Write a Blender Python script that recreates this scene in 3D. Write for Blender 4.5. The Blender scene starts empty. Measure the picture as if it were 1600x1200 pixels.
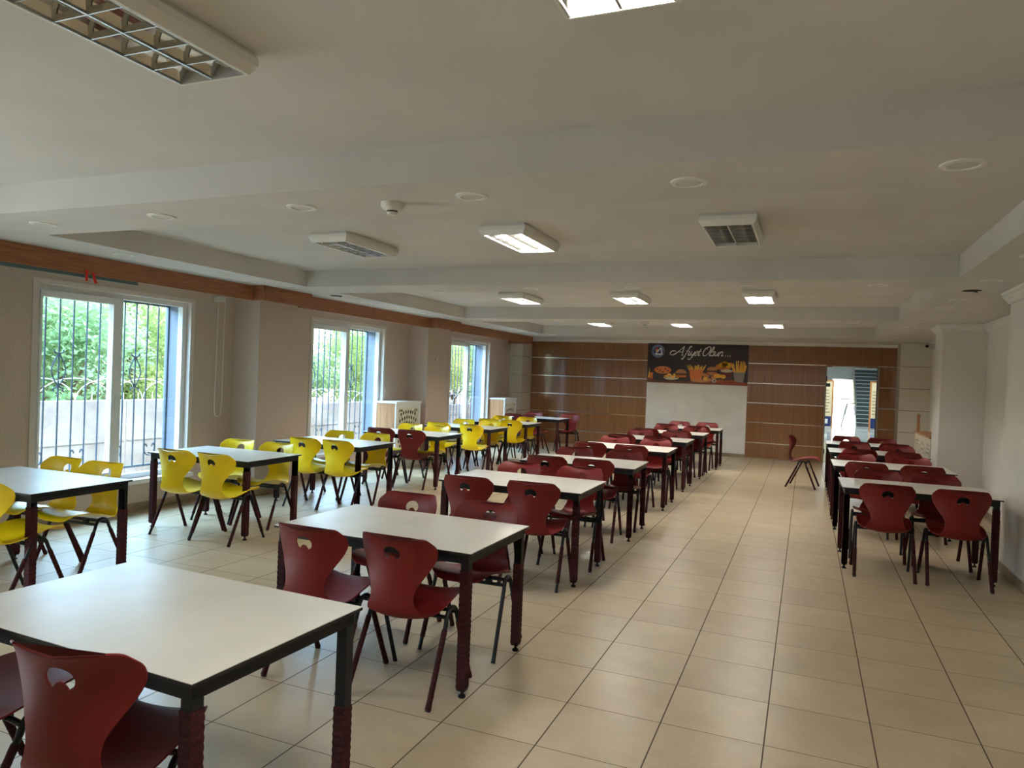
import bpy, bmesh, math, random
from mathutils import Vector, Matrix, geometry
random.seed(7)
C = bpy.context.scene.collection
SC = bpy.context.scene

# ------------------------------------------------------------------ camera, world, sun, large lights, exposure
def srgb(r, g, b):
    f = lambda c: (c/255/12.92) if c/255 <= .04045 else ((c/255+.055)/1.055)**2.4
    return (f(r), f(g), f(b), 1.0)

FPX = 1123.64
YAW, PITCH, ROLL = 0.38866, -0.01187, 0.03853
cy, sy, cp, sp = math.cos(YAW), math.sin(YAW), math.cos(PITCH), math.sin(PITCH)
FW = Vector((-sy*cp, cy*cp, sp)); RT = Vector((cy, sy, 0)); UP = RT.cross(FW)
cr, sr = math.cos(ROLL), math.sin(ROLL)
RT, UP = RT*cr+UP*sr, UP*cr-RT*sr
cam = bpy.data.cameras.new('camera'); cam.sensor_width = 36; cam.lens = FPX/1600*36
cam.clip_end = 300; cam.clip_start = .05
co = bpy.data.objects.new('camera', cam); C.objects.link(co)
m = Matrix((RT, UP, -FW)).transposed().to_4x4(); m.translation = (0, 0, 1.57); co.matrix_world = m
SC.camera = co
SC.view_settings.view_transform = 'Standard'; SC.view_settings.look = 'None'
SC.view_settings.gamma = 1.0; SC.view_settings.use_curve_mapping = False
SC.view_settings.exposure = 2.2
SC.cycles.max_bounces = 10; SC.cycles.diffuse_bounces = 6; SC.cycles.glossy_bounces = 4
SC.cycles.transparent_max_bounces = 16; SC.cycles.sample_clamp_indirect = 6
SC.cycles.caustics_reflective = False; SC.cycles.caustics_refractive = False

w = bpy.data.worlds.new('sky'); SC.world = w; w.use_nodes = True
nt = w.node_tree; bg = nt.nodes['Background']
sky = nt.nodes.new('ShaderNodeTexSky'); sky.sky_type = 'NISHITA'; sky.sun_disc = False
sky.sun_elevation = math.radians(50); sky.sun_rotation = math.radians(90); sky.air_density = 1.2
nt.links.new(sky.outputs[0], bg.inputs[0]); bg.inputs[1].default_value = 0.33

def lamp(name, kind, loc, energy, color, target=None, **kw):
    l = bpy.data.lights.new(name, kind); l.energy = energy; l.color = color
    for k, v in kw.items(): setattr(l, k, v)
    o = bpy.data.objects.new(name, l); C.objects.link(o); o.location = loc
    if target is not None:
        o.rotation_euler = (Vector(target)-Vector(loc)).to_track_quat('-Z', 'Y').to_euler()
    return o
lamp('sun', 'SUN', (10, 0, 20), .95, (1, .93, .82), target=(10-11, 3.0, 20-13), angle=.01)
for i, y in enumerate((1.1, 5.25, 9.2, 13.45)):     # added area lamps over the yard boosting daylight, one before each window
    lamp('window_daylight', 'AREA', (-9.6, y, 4.9), 400, (.42, .68, 1.0), target=(-4.0, y, .6), shape='RECTANGLE', size=3.7, size_y=4.2)
lamp('window_daylight', 'AREA', (-6.95, 1.13, 1.35), 38, (.92, .96, 1.0), target=(0, 1.13, 1.45), shape='RECTANGLE', size=1.7, size_y=1.8)  # fill lamp added at the unseen near window, brightening ceiling and right wall
lamp('lobby_daylight', 'AREA', (1.2, 29, 3.1), 80, (.8, .95, 1.0), target=(1.2, 29, 0), shape='RECTANGLE', size=4, size_y=10)  # lamp added under the solid lobby ceiling to brighten the lobby
lamp('rear_window_daylight', 'AREA', (-2.0, -3.7, 1.5), 3, (1, .97, .92), target=(-2.0, 6, 1.35), shape='RECTANGLE', size=6, size_y=1.7)  # faint fill lamp added behind the camera; the back wall has no window

# ------------------------------------------------------------------ materials
MAT = {}
def mat(name, col, rough=.5, metal=0., spec=.5, coat=0.):
    m = bpy.data.materials.new(name); m.use_nodes = True
    b = m.node_tree.nodes['Principled BSDF']
    b.inputs['Base Color'].default_value = col if len(col) == 4 else (*col, 1)
    b.inputs['Roughness'].default_value = rough; b.inputs['Metallic'].default_value = metal
    b.inputs['Specular IOR Level'].default_value = spec
    if coat: b.inputs['Coat Weight'].default_value = coat; b.inputs['Coat Roughness'].default_value = .04
    MAT[name] = m
    return m
def N(m, t, **kw):
    n = m.node_tree.nodes.new(t)
    for k, v in kw.items(): setattr(n, k, v)
    return n
def L(m, a, b): m.node_tree.links.new(a, b)
def B(m): return m.node_tree.nodes['Principled BSDF']
def noise_mix(m, c1, c2, scale=(1, 1, 1), nscale=5., detail=4., lo=.35, hi=.65, src='Object'):
    tc = N(m, 'ShaderNodeTexCoord'); mp = N(m, 'ShaderNodeMapping'); mp.inputs['Scale'].default_value = scale
    nz = N(m, 'ShaderNodeTexNoise'); nz.inputs['Scale'].default_value = nscale; nz.inputs['Detail'].default_value = detail
    rp = N(m, 'ShaderNodeValToRGB'); rp.color_ramp.elements[0].position = lo; rp.color_ramp.elements[1].position = hi
    rp.color_ramp.elements[0].color = c1; rp.color_ramp.elements[1].color = c2
    L(m, tc.outputs[src], mp.inputs[0]); L(m, mp.outputs[0], nz.inputs[0]); L(m, nz.outputs[0], rp.inputs[0])
    L(m, rp.outputs[0], B(m).inputs['Base Color'])
    return rp, nz

plaster = mat('plaster', srgb(205, 200, 190), .85, spec=.2); noise_mix(plaster, srgb(204, 201, 196), srgb(212, 209, 205), nscale=1.5)
rightpaint = mat('right_paint', srgb(200, 197, 192), .8, spec=.25); noise_mix(rightpaint, srgb(220, 215, 208), srgb(228, 223, 217), nscale=1.2)
wallpaper = mat('wallpaper', srgb(176, 160, 144), .8, spec=.25)
rp, nz = noise_mix(wallpaper, srgb(196, 177, 162), srgb(208, 190, 175), nscale=60, detail=3)
white = mat('white_paint', srgb(225, 224, 218), .45)
pvc = mat('white_pvc', srgb(232, 232, 230), .3)
gloss_white = mat('gloss_white_panel', srgb(215, 210, 198), .12, coat=.3)
board = mat('board_white', srgb(205, 203, 194), .45); noise_mix(board, srgb(212, 209, 200), srgb(228, 226, 218), nscale=2.2, detail=5)
chrome = mat('chrome', srgb(225, 222, 216), .18, metal=1.)
aluminium = mat('aluminium', srgb(215, 214, 210), .22, metal=1.)
mirror = mat('lamp_reflector', srgb(205, 205, 200), .12, metal=1.)
blackm = mat('black_metal', srgb(27, 29, 31), .48, spec=.3)
darkhole = mat('dark_void', srgb(18, 17, 16), .9)
maroon = mat('maroon_wrap', srgb(66, 24, 27), .8, spec=.25)
rp, nz = noise_mix(maroon, srgb(42, 16, 19), srgb(72, 26, 28), scale=(1, 1, 3), nscale=40)
redp = mat('red_plastic', srgb(116, 26, 23), .48, spec=.35)
bmp = N(redp, 'ShaderNodeBump'); bn = N(redp, 'ShaderNodeTexNoise'); bn.inputs['Scale'].default_value = 260
bmp.inputs['Strength'].default_value = .12; bmp.inputs['Distance'].default_value = .002
L(redp, bn.outputs[0], bmp.inputs['Height']); L(redp, bmp.outputs[0], B(redp).inputs['Normal'])
yelp = mat('yellow_plastic', srgb(246, 210, 8), .36)
bmp = N(yelp, 'ShaderNodeBump'); bn = N(yelp, 'ShaderNodeTexNoise'); bn.inputs['Scale'].default_value = 260
bmp.inputs['Strength'].default_value = .12; bmp.inputs['Distance'].default_value = .002
L(yelp, bn.outputs[0], bmp.inputs['Height']); L(yelp, bmp.outputs[0], B(yelp).inputs['Normal'])
tabletop = mat('white_laminate', srgb(222, 218, 206), .30); noise_mix(tabletop, srgb(214, 210, 198), srgb(224, 220, 209), nscale=3, detail=6)
tedge = mat('black_edge', srgb(22, 23, 25), .4)
pelmetw = mat('pelmet_wood', srgb(120, 70, 40), .5)
noise_mix(pelmetw, srgb(134, 84, 52), srgb(170, 112, 74), scale=(2, 2, 60), nscale=2.5, detail=3)
covwood = mat('cover_wood', srgb(176, 124, 80), .5); noise_mix(covwood, srgb(164, 112, 70), srgb(186, 134, 90), scale=(20, 20, 1), nscale=2.)
cream = mat('cream_fretwork', srgb(214, 206, 184), .5)
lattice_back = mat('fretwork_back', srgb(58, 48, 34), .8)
teal = mat('teal_fabric', srgb(96, 122, 122), .7)
redtape = mat('red_ribbon', srgb(215, 40, 30), .6)
blind_white = mat('white_plastic', srgb(220, 216, 206), .4)
greyp = mat('grey_plastic', srgb(70, 70, 72), .4)
baset = mat('baseboard_tile', srgb(150, 132, 108), .35); noise_mix(baset, srgb(138, 120, 98), srgb(160, 142, 116), nscale=6)

# wood wall panelling: fine vertical grain, lacquered
panel = mat('lacquered_wood', srgb(140, 98, 60), .16, coat=.5)
tc = N(panel, 'ShaderNodeTexCoord'); mp = N(panel, 'ShaderNodeMapping'); mp.inputs['Scale'].default_value = (60, 60, .6)
nz = N(panel, 'ShaderNodeTexNoise'); nz.inputs['Scale'].default_value = 1.6; nz.inputs['Detail'].default_value = 4
rp = N(panel, 'ShaderNodeValToRGB'); rp.color_ramp.elements[0].position = .3; rp.color_ramp.elements[1].position = .7
rp.color_ramp.elements[0].color = srgb(128, 86, 52); rp.color_ramp.elements[1].color = srgb(154, 108, 70)
L(panel, tc.outputs['Object'], mp.inputs[0]); L(panel, mp.outputs[0], nz.inputs[0]); L(panel, nz.outputs[0], rp.inputs[0]); L(panel, rp.outputs[0], B(panel).inputs['Base Color'])
nz2 = N(panel, 'ShaderNodeTexNoise'); nz2.inputs['Scale'].default_value = 3.0
mp2 = N(panel, 'ShaderNodeMapping'); mp2.inputs['Scale'].default_value = (3, 3, .25)
bmp = N(panel, 'ShaderNodeBump'); bmp.inputs['Strength'].default_value = .12; bmp.inputs['Distance'].default_value = .01
L(panel, tc.outputs['Object'], mp2.inputs[0]); L(panel, mp2.outputs[0], nz2.inputs[0]); L(panel, nz2.outputs[0], bmp.inputs['Height'])
L(panel, bmp.outputs[0], B(panel).inputs['Normal']); L(panel, bmp.outputs[0], B(panel).inputs['Coat Normal'])

# floor tiles
def tile_mat(name, T, ox, oy, c1, c2, grout, rough):
    m = mat(name, c1, rough, spec=.4)
    tc = N(m, 'ShaderNodeTexCoord'); sp_ = N(m, 'ShaderNodeSeparateXYZ'); L(m, tc.outputs['Object'], sp_.inputs[0])
    def mth(op, a, b=None, c=None):
        n = N(m, 'ShaderNodeMath', operation=op)
        for i, v in enumerate((a, b, c)):
            if v is None: continue
            if isinstance(v, (int, float)): n.inputs[i].default_value = v
            else: L(m, v, n.inputs[i])
        return n.outputs[0]
    def axis(o, off, wid):
        u = mth('DIVIDE', mth('SUBTRACT', o, off), T)
        fr = mth('FRACT', u); d = mth('ABSOLUTE', mth('SUBTRACT', fr, .5))
        return mth('FLOOR', u), mth('GREATER_THAN', d, .5-wid/T/2)
    ix, gx = axis(sp_.outputs[0], ox, .0065); iy, gy = axis(sp_.outputs[1], oy, .0042)
    g = mth('MAXIMUM', gx, gy)
    cb = N(m, 'ShaderNodeCombineXYZ'); L(m, ix, cb.inputs[0]); L(m, iy, cb.inputs[1])
    wn = N(m, 'ShaderNodeTexWhiteNoise', noise_dimensions='2D'); L(m, cb.outputs[0], wn.inputs['Vector'])
    nz = N(m, 'ShaderNodeTexNoise'); nz.inputs['Scale'].default_value = 3.2; nz.inputs['Detail'].default_value = 7; nz.inputs['Roughness'].default_value = .65
    of = N(m, 'ShaderNodeVectorMath', operation='MULTIPLY_ADD'); L(m, cb.outputs[0], of.inputs[0]); of.inputs[1].default_value = (5.1, 3.7, 0)
    L(m, tc.outputs['Object'], of.inputs[2]); L(m, of.outputs[0], nz.inputs['Vector'])
    fac = mth('ADD', mth('MULTIPLY', nz.outputs[0], 1.5), mth('MULTIPLY', wn.outputs[0], .3)); fac = mth('SUBTRACT', fac, .4)
    mx = N(m, 'ShaderNodeMix', data_type='RGBA'); L(m, fac, mx.inputs['Factor']); mx.inputs['A'].default_value = c1; mx.inputs['B'].default_value = c2
    mg = N(m, 'ShaderNodeMix', data_type='RGBA'); L(m, g, mg.inputs['Factor']); L(m, mx.outputs['Result'], mg.inputs['A']); mg.inputs['B'].default_value = grout
    L(m, mg.outputs['Result'], B(m).inputs['Base Color'])
    rr = mth('ADD', mth('MULTIPLY', nz.outputs[0], .12), mth('MULTIPLY_ADD', g, .5, rough-.06)); L(m, rr, B(m).inputs['Roughness'])
    bp = N(m, 'ShaderNodeBump'); bp.inputs['Strength'].default_value = .12; bp.inputs['Distance'].default_value = .004
    hh = mth('MULTIPLY_ADD', g, -1.0, mth('MULTIPLY', nz.outputs[0], .35)); L(m, hh, bp.inputs['Height']); L(m, bp.outputs[0], B(m).inputs['Normal'])
    return m
floor_m = tile_mat('floor_tile', .449, -1.0087, 5.5705, srgb(174, 154, 125), srgb(205, 187, 155), srgb(92, 76, 58), .32)
lobby_floor = tile_mat('lobby_tile', .6, 0, 0, srgb(205, 205, 200), srgb(222, 222, 216), srgb(150, 150, 148), .08)

# glass: mostly clear with a fresnel reflection
glass = bpy.data.materials.new('glass'); glass.use_nodes = True
gn = glass.node_tree; gn.nodes.remove(gn.nodes['Principled BSDF'])
tr = gn.nodes.new('ShaderNodeBsdfTransparent'); tr.inputs[0].default_value = (.93, .97, .96, 1)
gl = gn.nodes.new('ShaderNodeBsdfGlossy'); gl.inputs['Roughness'].default_value = .02
lw = gn.nodes.new('ShaderNodeLayerWeight'); lw.inputs[0].default_value = .5
pw = gn.nodes.new('ShaderNodeMath'); pw.operation = 'POWER'; pw.inputs[1].default_value = 5; gn.links.new(lw.outputs['Facing'], pw.inputs[0])
fr = gn.nodes.new('ShaderNodeMath'); fr.operation = 'MULTIPLY_ADD'; fr.inputs[1].default_value = .9; fr.inputs[2].default_value = .03; gn.links.new(pw.outputs[0], fr.inputs[0])
ms = gn.nodes.new('ShaderNodeMixShader'); out = gn.nodes['Material Output']
gn.links.new(fr.outputs[0], ms.inputs[0]); gn.links.new(tr.outputs[0], ms.inputs[1]); gn.links.new(gl.outputs[0], ms.inputs[2]); gn.links.new(ms.outputs[0], out.inputs[0])
def emis(name, col, strength):
    m = mat(name, col, .5); b = B(m); b.inputs['Emission Color'].default_value = col; b.inputs['Emission Strength'].default_value = strength
    return m
tube_on = emis('lit_tube', (1, .965, .90, 1), 84.0)
tube_off = mat('unlit_tube', srgb(205, 203, 196), .3)
# outdoors
concrete = mat('sunlit_concrete', srgb(196, 188, 178), .9); noise_mix(concrete, srgb(112, 104, 98), srgb(140, 132, 126), nscale=1.6, detail=6)
soil = mat('yard_soil', srgb(150, 128, 104), .95); noise_mix(soil, srgb(130, 110, 88), srgb(168, 146, 120), nscale=2)
bark = mat('bark', srgb(112, 88, 68), .95)
render_out = mat('outside_render', srgb(214, 214, 212), .85)
bar_paint = mat('grille_paint', srgb(88, 98, 108), .5)
def leafmat(name, c1, c2):
    m = mat(name, c1, .6); rp, nz = noise_mix(m, c1, c2, nscale=1.3, detail=2)
    t = N(m, 'ShaderNodeBsdfTranslucent'); mx = N(m, 'ShaderNodeMixShader'); mx.inputs[0].default_value = .5
    L(m, rp.outputs[0], t.inputs[0]); L(m, B(m).outputs[0], mx.inputs[1]); L(m, t.outputs[0], mx.inputs[2])
    L(m, mx.outputs[0], m.node_tree.nodes['Material Output'].inputs[0])
    return m
leaf_a = leafmat('leaf_green', srgb(158, 180, 116), srgb(206, 218, 152))
leaf_b = leafmat('leaf_blue_green', srgb(150, 182, 138), srgb(198, 218, 170))
leaf_c = leafmat('leaf_yellow_green', srgb(178, 188, 108), srgb(212, 214, 140))

# ------------------------------------------------------------------ mesh builders
class MB:
    def __init__(s): s.bm = bmesh.new()
    def box(s, x0, x1, y0, y1, z0, z1, bev=0):
        r = bmesh.ops.create_cube(s.bm, size=1)
        for v in r['verts']:
            v.co = Vector(((x0+x1)/2+v.co.x*(x1-x0), (y0+y1)/2+v.co.y*(y1-y0), (z0+z1)/2+v.co.z*(z1-z0)))
        if bev:
            es = list({e for v in r['verts'] for e in v.link_edges})
            bmesh.ops.bevel(s.bm, geom=es, offset=bev, segments=2, profile=.7, affect='EDGES')
        return s
    def tube(s, pts, r, seg=8, cap=True, closed=False):
        pts = [Vector(p) for p in pts]; n = len(pts); rings = []
        rad = r if isinstance(r, (list, tuple)) else [r]*n
        prev = None
        for i, p in enumerate(pts):
            if closed: t = pts[(i+1) % n]-pts[i-1]
            else: t = pts[min(i+1, n-1)]-pts[max(i-1, 0)]
            t.normalize()
            if prev is None:
                a = Vector((0, 0, 1)) if abs(t.z) < .9 else Vector((1, 0, 0)); u = t.cross(a).normalized()
            else: u = (prev-t*prev.dot(t)).normalized()
            prev = u; v = t.cross(u)
            rings.append([s.bm.verts.new(p+(u*math.cos(2*math.pi*k/seg)+v*math.sin(2*math.pi*k/seg))*rad[i]) for k in range(seg)])
        for i in range(n if closed else n-1):
            A, Bq = rings[i], rings[(i+1) % n]
            for k in range(seg): s.bm.faces.new((A[k], A[(k+1) % seg], Bq[(k+1) % seg], Bq[k]))
        if cap and not closed:
            s.bm.faces.new(list(reversed(rings[0]))); s.bm.faces.new(rings[-1])
        return s
    def lathe(s, prof, loc=(0, 0, 0), seg=24):
        loc = Vector(loc); rings = []
        for r, z in prof:
            if r < 1e-6: rings.append([s.bm.verts.new(loc+Vector((0, 0, z)))])
            else: rings.append([s.bm.verts.new(loc+Vector((r*math.cos(2*math.pi*k/seg), r*math.sin(2*math.pi*k/seg), z))) for k in range(seg)])
        for A, Bq in zip(rings, rings[1:]):
            for k in range(seg):
                k2 = (k+1) % seg
                if len(A) == 1 and len(Bq) == 1: continue
                if len(A) == 1: s.bm.faces.new((A[0], Bq[k2], Bq[k]))
                elif len(Bq) == 1: s.bm.faces.new((A[k], A[k2], Bq[0]))
                else: s.bm.faces.new((A[k], A[k2], Bq[k2], Bq[k]))
        return s
    def prism(s, poly, frame, d0, d1):
        """poly: 2D points; frame(u,v,d) -> Vector"""
        n = len(poly)
        a = [s.bm.verts.new(frame(u, v, d0)) for u, v in poly]; b = [s.bm.verts.new(frame(u, v, d1)) for u, v in poly]
        s.bm.faces.new(list(reversed(a))); s.bm.faces.new(b)
        for i in range(n): s.bm.faces.new((a[i], a[(i+1) % n], b[(i+1) % n], b[i]))
        return s
    def ribbon(s, pts, wid, frame, d0, d1, closed=False):
        """flat strip of given width following 2D pts"""
        pts = [Vector((p[0], p[1])) for p in pts]; n = len(pts); Lp = []; Rp = []
        for i, p in enumerate(pts):
            t = (pts[(i+1) % n]-pts[i-1]) if closed else (pts[min(i+1, n-1)]-pts[max(i-1, 0)])
            if t.length < 1e-9: t = Vector((1, 0))
            t.normalize(); nn = Vector((-t.y, t.x)); ww = wid[i] if isinstance(wid, list) else wid
            Lp.append(p+nn*ww/2); Rp.append(p-nn*ww/2)
        va = [[s.bm.verts.new(frame(q.x, q.y, d)) for q in P] for P, d in ((Lp, d0), (Rp, d0), (Lp, d1), (Rp, d1))]
        for i in range(n if closed else n-1):
            j = (i+1) % n
            s.bm.faces.new((va[2][i], va[2][j], va[3][j], va[3][i])); s.bm.faces.new((va[0][i], va[1][i], va[1][j], va[0][j]))
            s.bm.faces.new((va[0][i], va[0][j], va[2][j], va[2][i])); s.bm.faces.new((va[1][i], va[3][i], va[3][j], va[1][j]))
        return s
    def quad(s, *p):
        s.bm.faces.new([s.bm.verts.new(q) for q in p]); return s
    def build(s, name, m, parent=None, smooth=False, angle=40):
        bmesh.ops.recalc_face_normals(s.bm, faces=s.bm.faces)
        me = bpy.data.meshes.new(name); s.bm.to_mesh(me); s.bm.free()
        if smooth:
            for p_ in me.polygons: p_.use_smooth = True
            me.set_sharp_from_angle(angle=math.radians(angle))
        for q in (m if isinstance(m, (list, tuple)) else [m]): me.materials.append(q)
        o = bpy.data.objects.new(name, me); C.objects.link(o)
        if parent: o.parent = parent
        return o
def tag(o, label=None, cat=None, group=None, kind=None):
    if label: o['label'] = label
    if cat: o['category'] = cat
    if group: o['group'] = group
    if kind: o['kind'] = kind
    return o
def empty(name, loc, rz=0, label=None, cat=None, group=None):
    o = bpy.data.objects.new(name, None); C.objects.link(o); o.location = loc; o.rotation_euler = (0, 0, rz)
    o.empty_display_size = .1
    return tag(o, label, cat, group)
def struct(o): o['kind'] = 'structure'; return o
def copy_tree(o, parent=None):
    c = o.copy(); C.objects.link(c)
    if parent: c.parent = parent
    for ch in o.children: copy_tree(ch, c)
    return c
def spline(P, n=8, closed=False):
    out = []; m_ = len(P)
    P = [Vector(p) if len(p) == 3 else Vector((p[0], p[1], 0)) for p in P]
    for i in range(m_ if closed else m_-1):
        p0 = P[i-1] if (closed or i > 0) else P[0]; p1 = P[i]; p2 = P[(i+1) % m_]
        p3 = P[(i+2) % m_] if (closed or i+2 < m_) else P[-1]
        for k in range(n):
            t = k/n
            out.append(.5*((2*p1)+(p2-p0)*t+(2*p0-5*p1+4*p2-p3)*t*t+(3*p1-p0-3*p2+p3)*t**3))
    if not closed: out.append(P[-1])
    return out
ORD = ['first', 'second', 'third', 'fourth', 'fifth', 'sixth', 'seventh', 'eighth', 'ninth', 'tenth', 'eleventh', 'twelfth', 'thirteenth', 'fourteenth']

# ------------------------------------------------------------------ room shell
XL, XR, YN, YF = -6.45, 2.17, -4.0, 16.2
ZS, ZU = 2.478, 2.66
TX0, TX1 = -5.24, 1.081
TRAYS = [(-3.6, -.62), (-.02, 3.015), (3.625, 6.601), (7.202, 10.623), (11.285, 14.324)]
WINS = [(.25, 2.02), (4.38, 6.13), (8.28, 10.14), (12.53, 14.37)]
WZ0, WZ1 = .33, 2.255
WT = .35
struct(MB().box(XL-WT, XR+.3, YN-.3, YF+.2, -.15, 0).build('floor', floor_m))
b = MB().box(XL-WT, XR+.3, YN-.3, YF+.2, ZU, ZU+.25)
b.box(XL, TX0, YN, YF, ZS, ZU); b.box(TX1, XR+.02, YN, YF, ZS, ZU)
edges = [YN]+[e for t in TRAYS for e in t]+[YF]
for i in range(0, len(edges), 2): b.box(TX0, TX1, edges[i], edges[i+1], ZS, ZU)
struct(b.build('ceiling', plaster))
# left wall with window openings
b = MB(); ys = YN
for y0, y1 in WINS:
    b.box(XL-WT, XL, ys, y0, 0, ZU); b.box(XL-WT, XL, y0, y1, 0, WZ0); b.box(XL-WT, XL, y0, y1, WZ1, ZU); ys = y1
b.box(XL-WT, XL, ys, YF+.2, 0, ZU)
PIL = [(2.72, 3.4), (6.80, 7.47), (10.93, 11.6)]
for y0, y1 in PIL: b.box(XL-.02, -6.07, y0, y1, 0, ZS+.02)
struct(b.build('wall_left', wallpaper))
# right wall with pillars
b = MB().box(XR, XR+.3, YN, YF+.2, 0, ZU)
RPIL = [(-1.4, -.7), (2.7, 3.4), (6.8, 7.62), (11.06, 11.62)]
for y0, y1 in RPIL: b.box(1.655, XR+.02, y0, y1, 0, ZS+.02)
struct(b.build('wall_right', rightpaint))
struct(MB().box(XL-WT, XR+.3, YN-.3, YN, 0, ZU).build('wall_back', wallpaper))
# far wall
DX0, DX1, DZ = .377, 1.319, 2.0
b = MB().box(XL-WT, DX0, YF+.02, YF+.2, 0, ZU).box(DX1, XR+.3, YF+.02, YF+.2, 0, ZU).box(DX0, DX1, YF+.02, YF+.2, DZ, ZU)
wf = struct(b.build('wall_far', plaster))
PX0, PX1 = -6.14, 1.65
STR = [2.028, 1.605, 1.185, .768, .335]
PT = 2.414
lv = [0]+STR[::-1]+[PT]
BX0, BX1 = -3.34, -1.175
for i in range(len(lv)-1):
    z0, z1 = lv[i]+.006, lv[i+1]-.006
    for x0, x1 in ((PX0, BX0), (BX1, DX0), (DX1, PX1)):
        MB().box(x0+.001, x1-.001, YF-.005, YF+.02, z0, z1).build('wood_panel', panel, wf)
MB().box(DX0, DX1, YF-.005, YF+.02, STR[0]+.006, PT-.006).build('wood_panel', panel, wf)
MB().box(BX0, BX1, YF+.0, YF+.02, 0, PT).build('backing_panel', board, wf)
for z in STR:
    for x0, x1 in ((PX0, BX0), (BX1, DX0), (DX1, PX1)):
        MB().box(x0, x1, YF-.008, YF+.02, z-.008, z+.008).build('chrome_strip', chrome, wf)
struct(MB().box(PX0, PX1, YF-.03, YF+.02, PT, ZS+.01).build('trim_1', white))
# door opening lining
d = MB().box(DX0-.03, DX0, YF-.02, YF+.22, 0, DZ+.03).box(DX1, DX1+.03, YF-.02, YF+.22, 0, DZ+.03).build('door_1', mat('door_lining', srgb(150, 138, 122), .5)); struct(d)
MB().box(DX0, DX1, YF-.02, YF+.22, DZ, DZ+.03).build('lintel_strip', mat('lintel_brown', srgb(150, 96, 58), .2), d)
MB().box(DX0+.1, DX1-.2, YF-.028, YF-.02, DZ+.003, DZ+.022).build('lintel_trim', chrome, d)
for z in (.25, 1.75): MB().box(DX0-.008, DX0+.012, YF-.03, YF+.02, z-.05, z+.05).build('hinge', blackm, d)
# corner columns clad in white panels
for nm, x0, x1, y0, lbl in (('column_left', XL-.01, PX0, 15.58, 0), ('column_right', PX1, XR+.01, 15.62, 1)):
    cobj = struct(MB().box(x0+.02, x1-.02, y0+.02, YF+.02, 0, ZS+.01).build('trim_%d' % (2+lbl), plaster))
    for i in range(len(lv)-1):
        MB().box(x0, x1, y0, YF+.01, lv[i]+.005, (lv[i+1] if i < 5 else ZS)-.005, .002).build('white_panel', gloss_white, cobj)
    for z in STR: MB().box(x0+.004, x1-.004, y0+.005, YF+.01, z-.005, z+.005).build('groove_strip', chrome if lbl == 0 else pelmetw, cobj)
# crown moulding on the right (follows the pillars)
def sweep(path, prof, name, m):
    """path: XY points with room on the left-hand side (-X) ; prof: (outward, z)"""
    b = MB(); rings = []
    for i, p in enumerate(path):
        p = Vector(p)
        def nrm(a, c):
            t = (Vector(c)-Vector(a)).normalized(); return Vector((-t.y, t.x))
        n1 = nrm(path[i-1], path[i]) if i > 0 else nrm(path[0], path[1])
        n2 = nrm(path[i], path[i+1]) if i < len(path)-1 else n1
        k = n1+n2; k = k/(1+n1.dot(n2))
        rings.append([b.bm.verts.new((p.x+k.x*o, p.y+k.y*o, z)) for o, z in prof])
    for A, Bq in zip(rings, rings[1:]):
        for k in range(len(prof)):
            k2 = (k+1) % len(prof); b.bm.faces.new((A[k], A[k2], Bq[k2], Bq[k]))
    b.bm.faces.new(rings[0]); b.bm.faces.new(list(reversed(rings[-1])))
    return struct(b.build(name, m))
rpath = [(XR, YN)]
for y0, y1 in RPIL: rpath += [(XR, y0), (1.655, y0), (1.655, y1), (XR, y1)]
rpath += [(XR, 15.62)]
cprof = [(0, ZS), (.07, ZS), (.07, ZS-.012), (.06, ZS-.018), (.054, ZS-.042), (.04, ZS-.058), (.036, ZS-.07), (.022, ZS-.08), (.018, ZS-.1), (0, ZS-.105)]
sweep(rpath, cprof, 'trim_4', white)
bprof = [(0, 0), (.012, 0), (.012, .085), (0, .085)]
sweep(rpath, bprof, 'baseboard_right', baset)
lpath = [(XL, 15.58)]
for y0, y1 in PIL[::-1]: lpath += [(XL, y1), (-6.07, y1), (-6.07, y0), (XL, y0)]
lpath += [(XL, YN)]
sweep(lpath, bprof, 'baseboard_left', baset)
struct(MB().box(BX1, DX0-.03, YF-.017, YF-.005, 0, .02).box(PX0, BX0, YF-.017, YF-.005, 0, .02).build('baseboard_far', baset))
struct(MB().box(BX0, BX1, YF-.012, YF, 0, .07).build('trim_5', baset))

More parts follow.
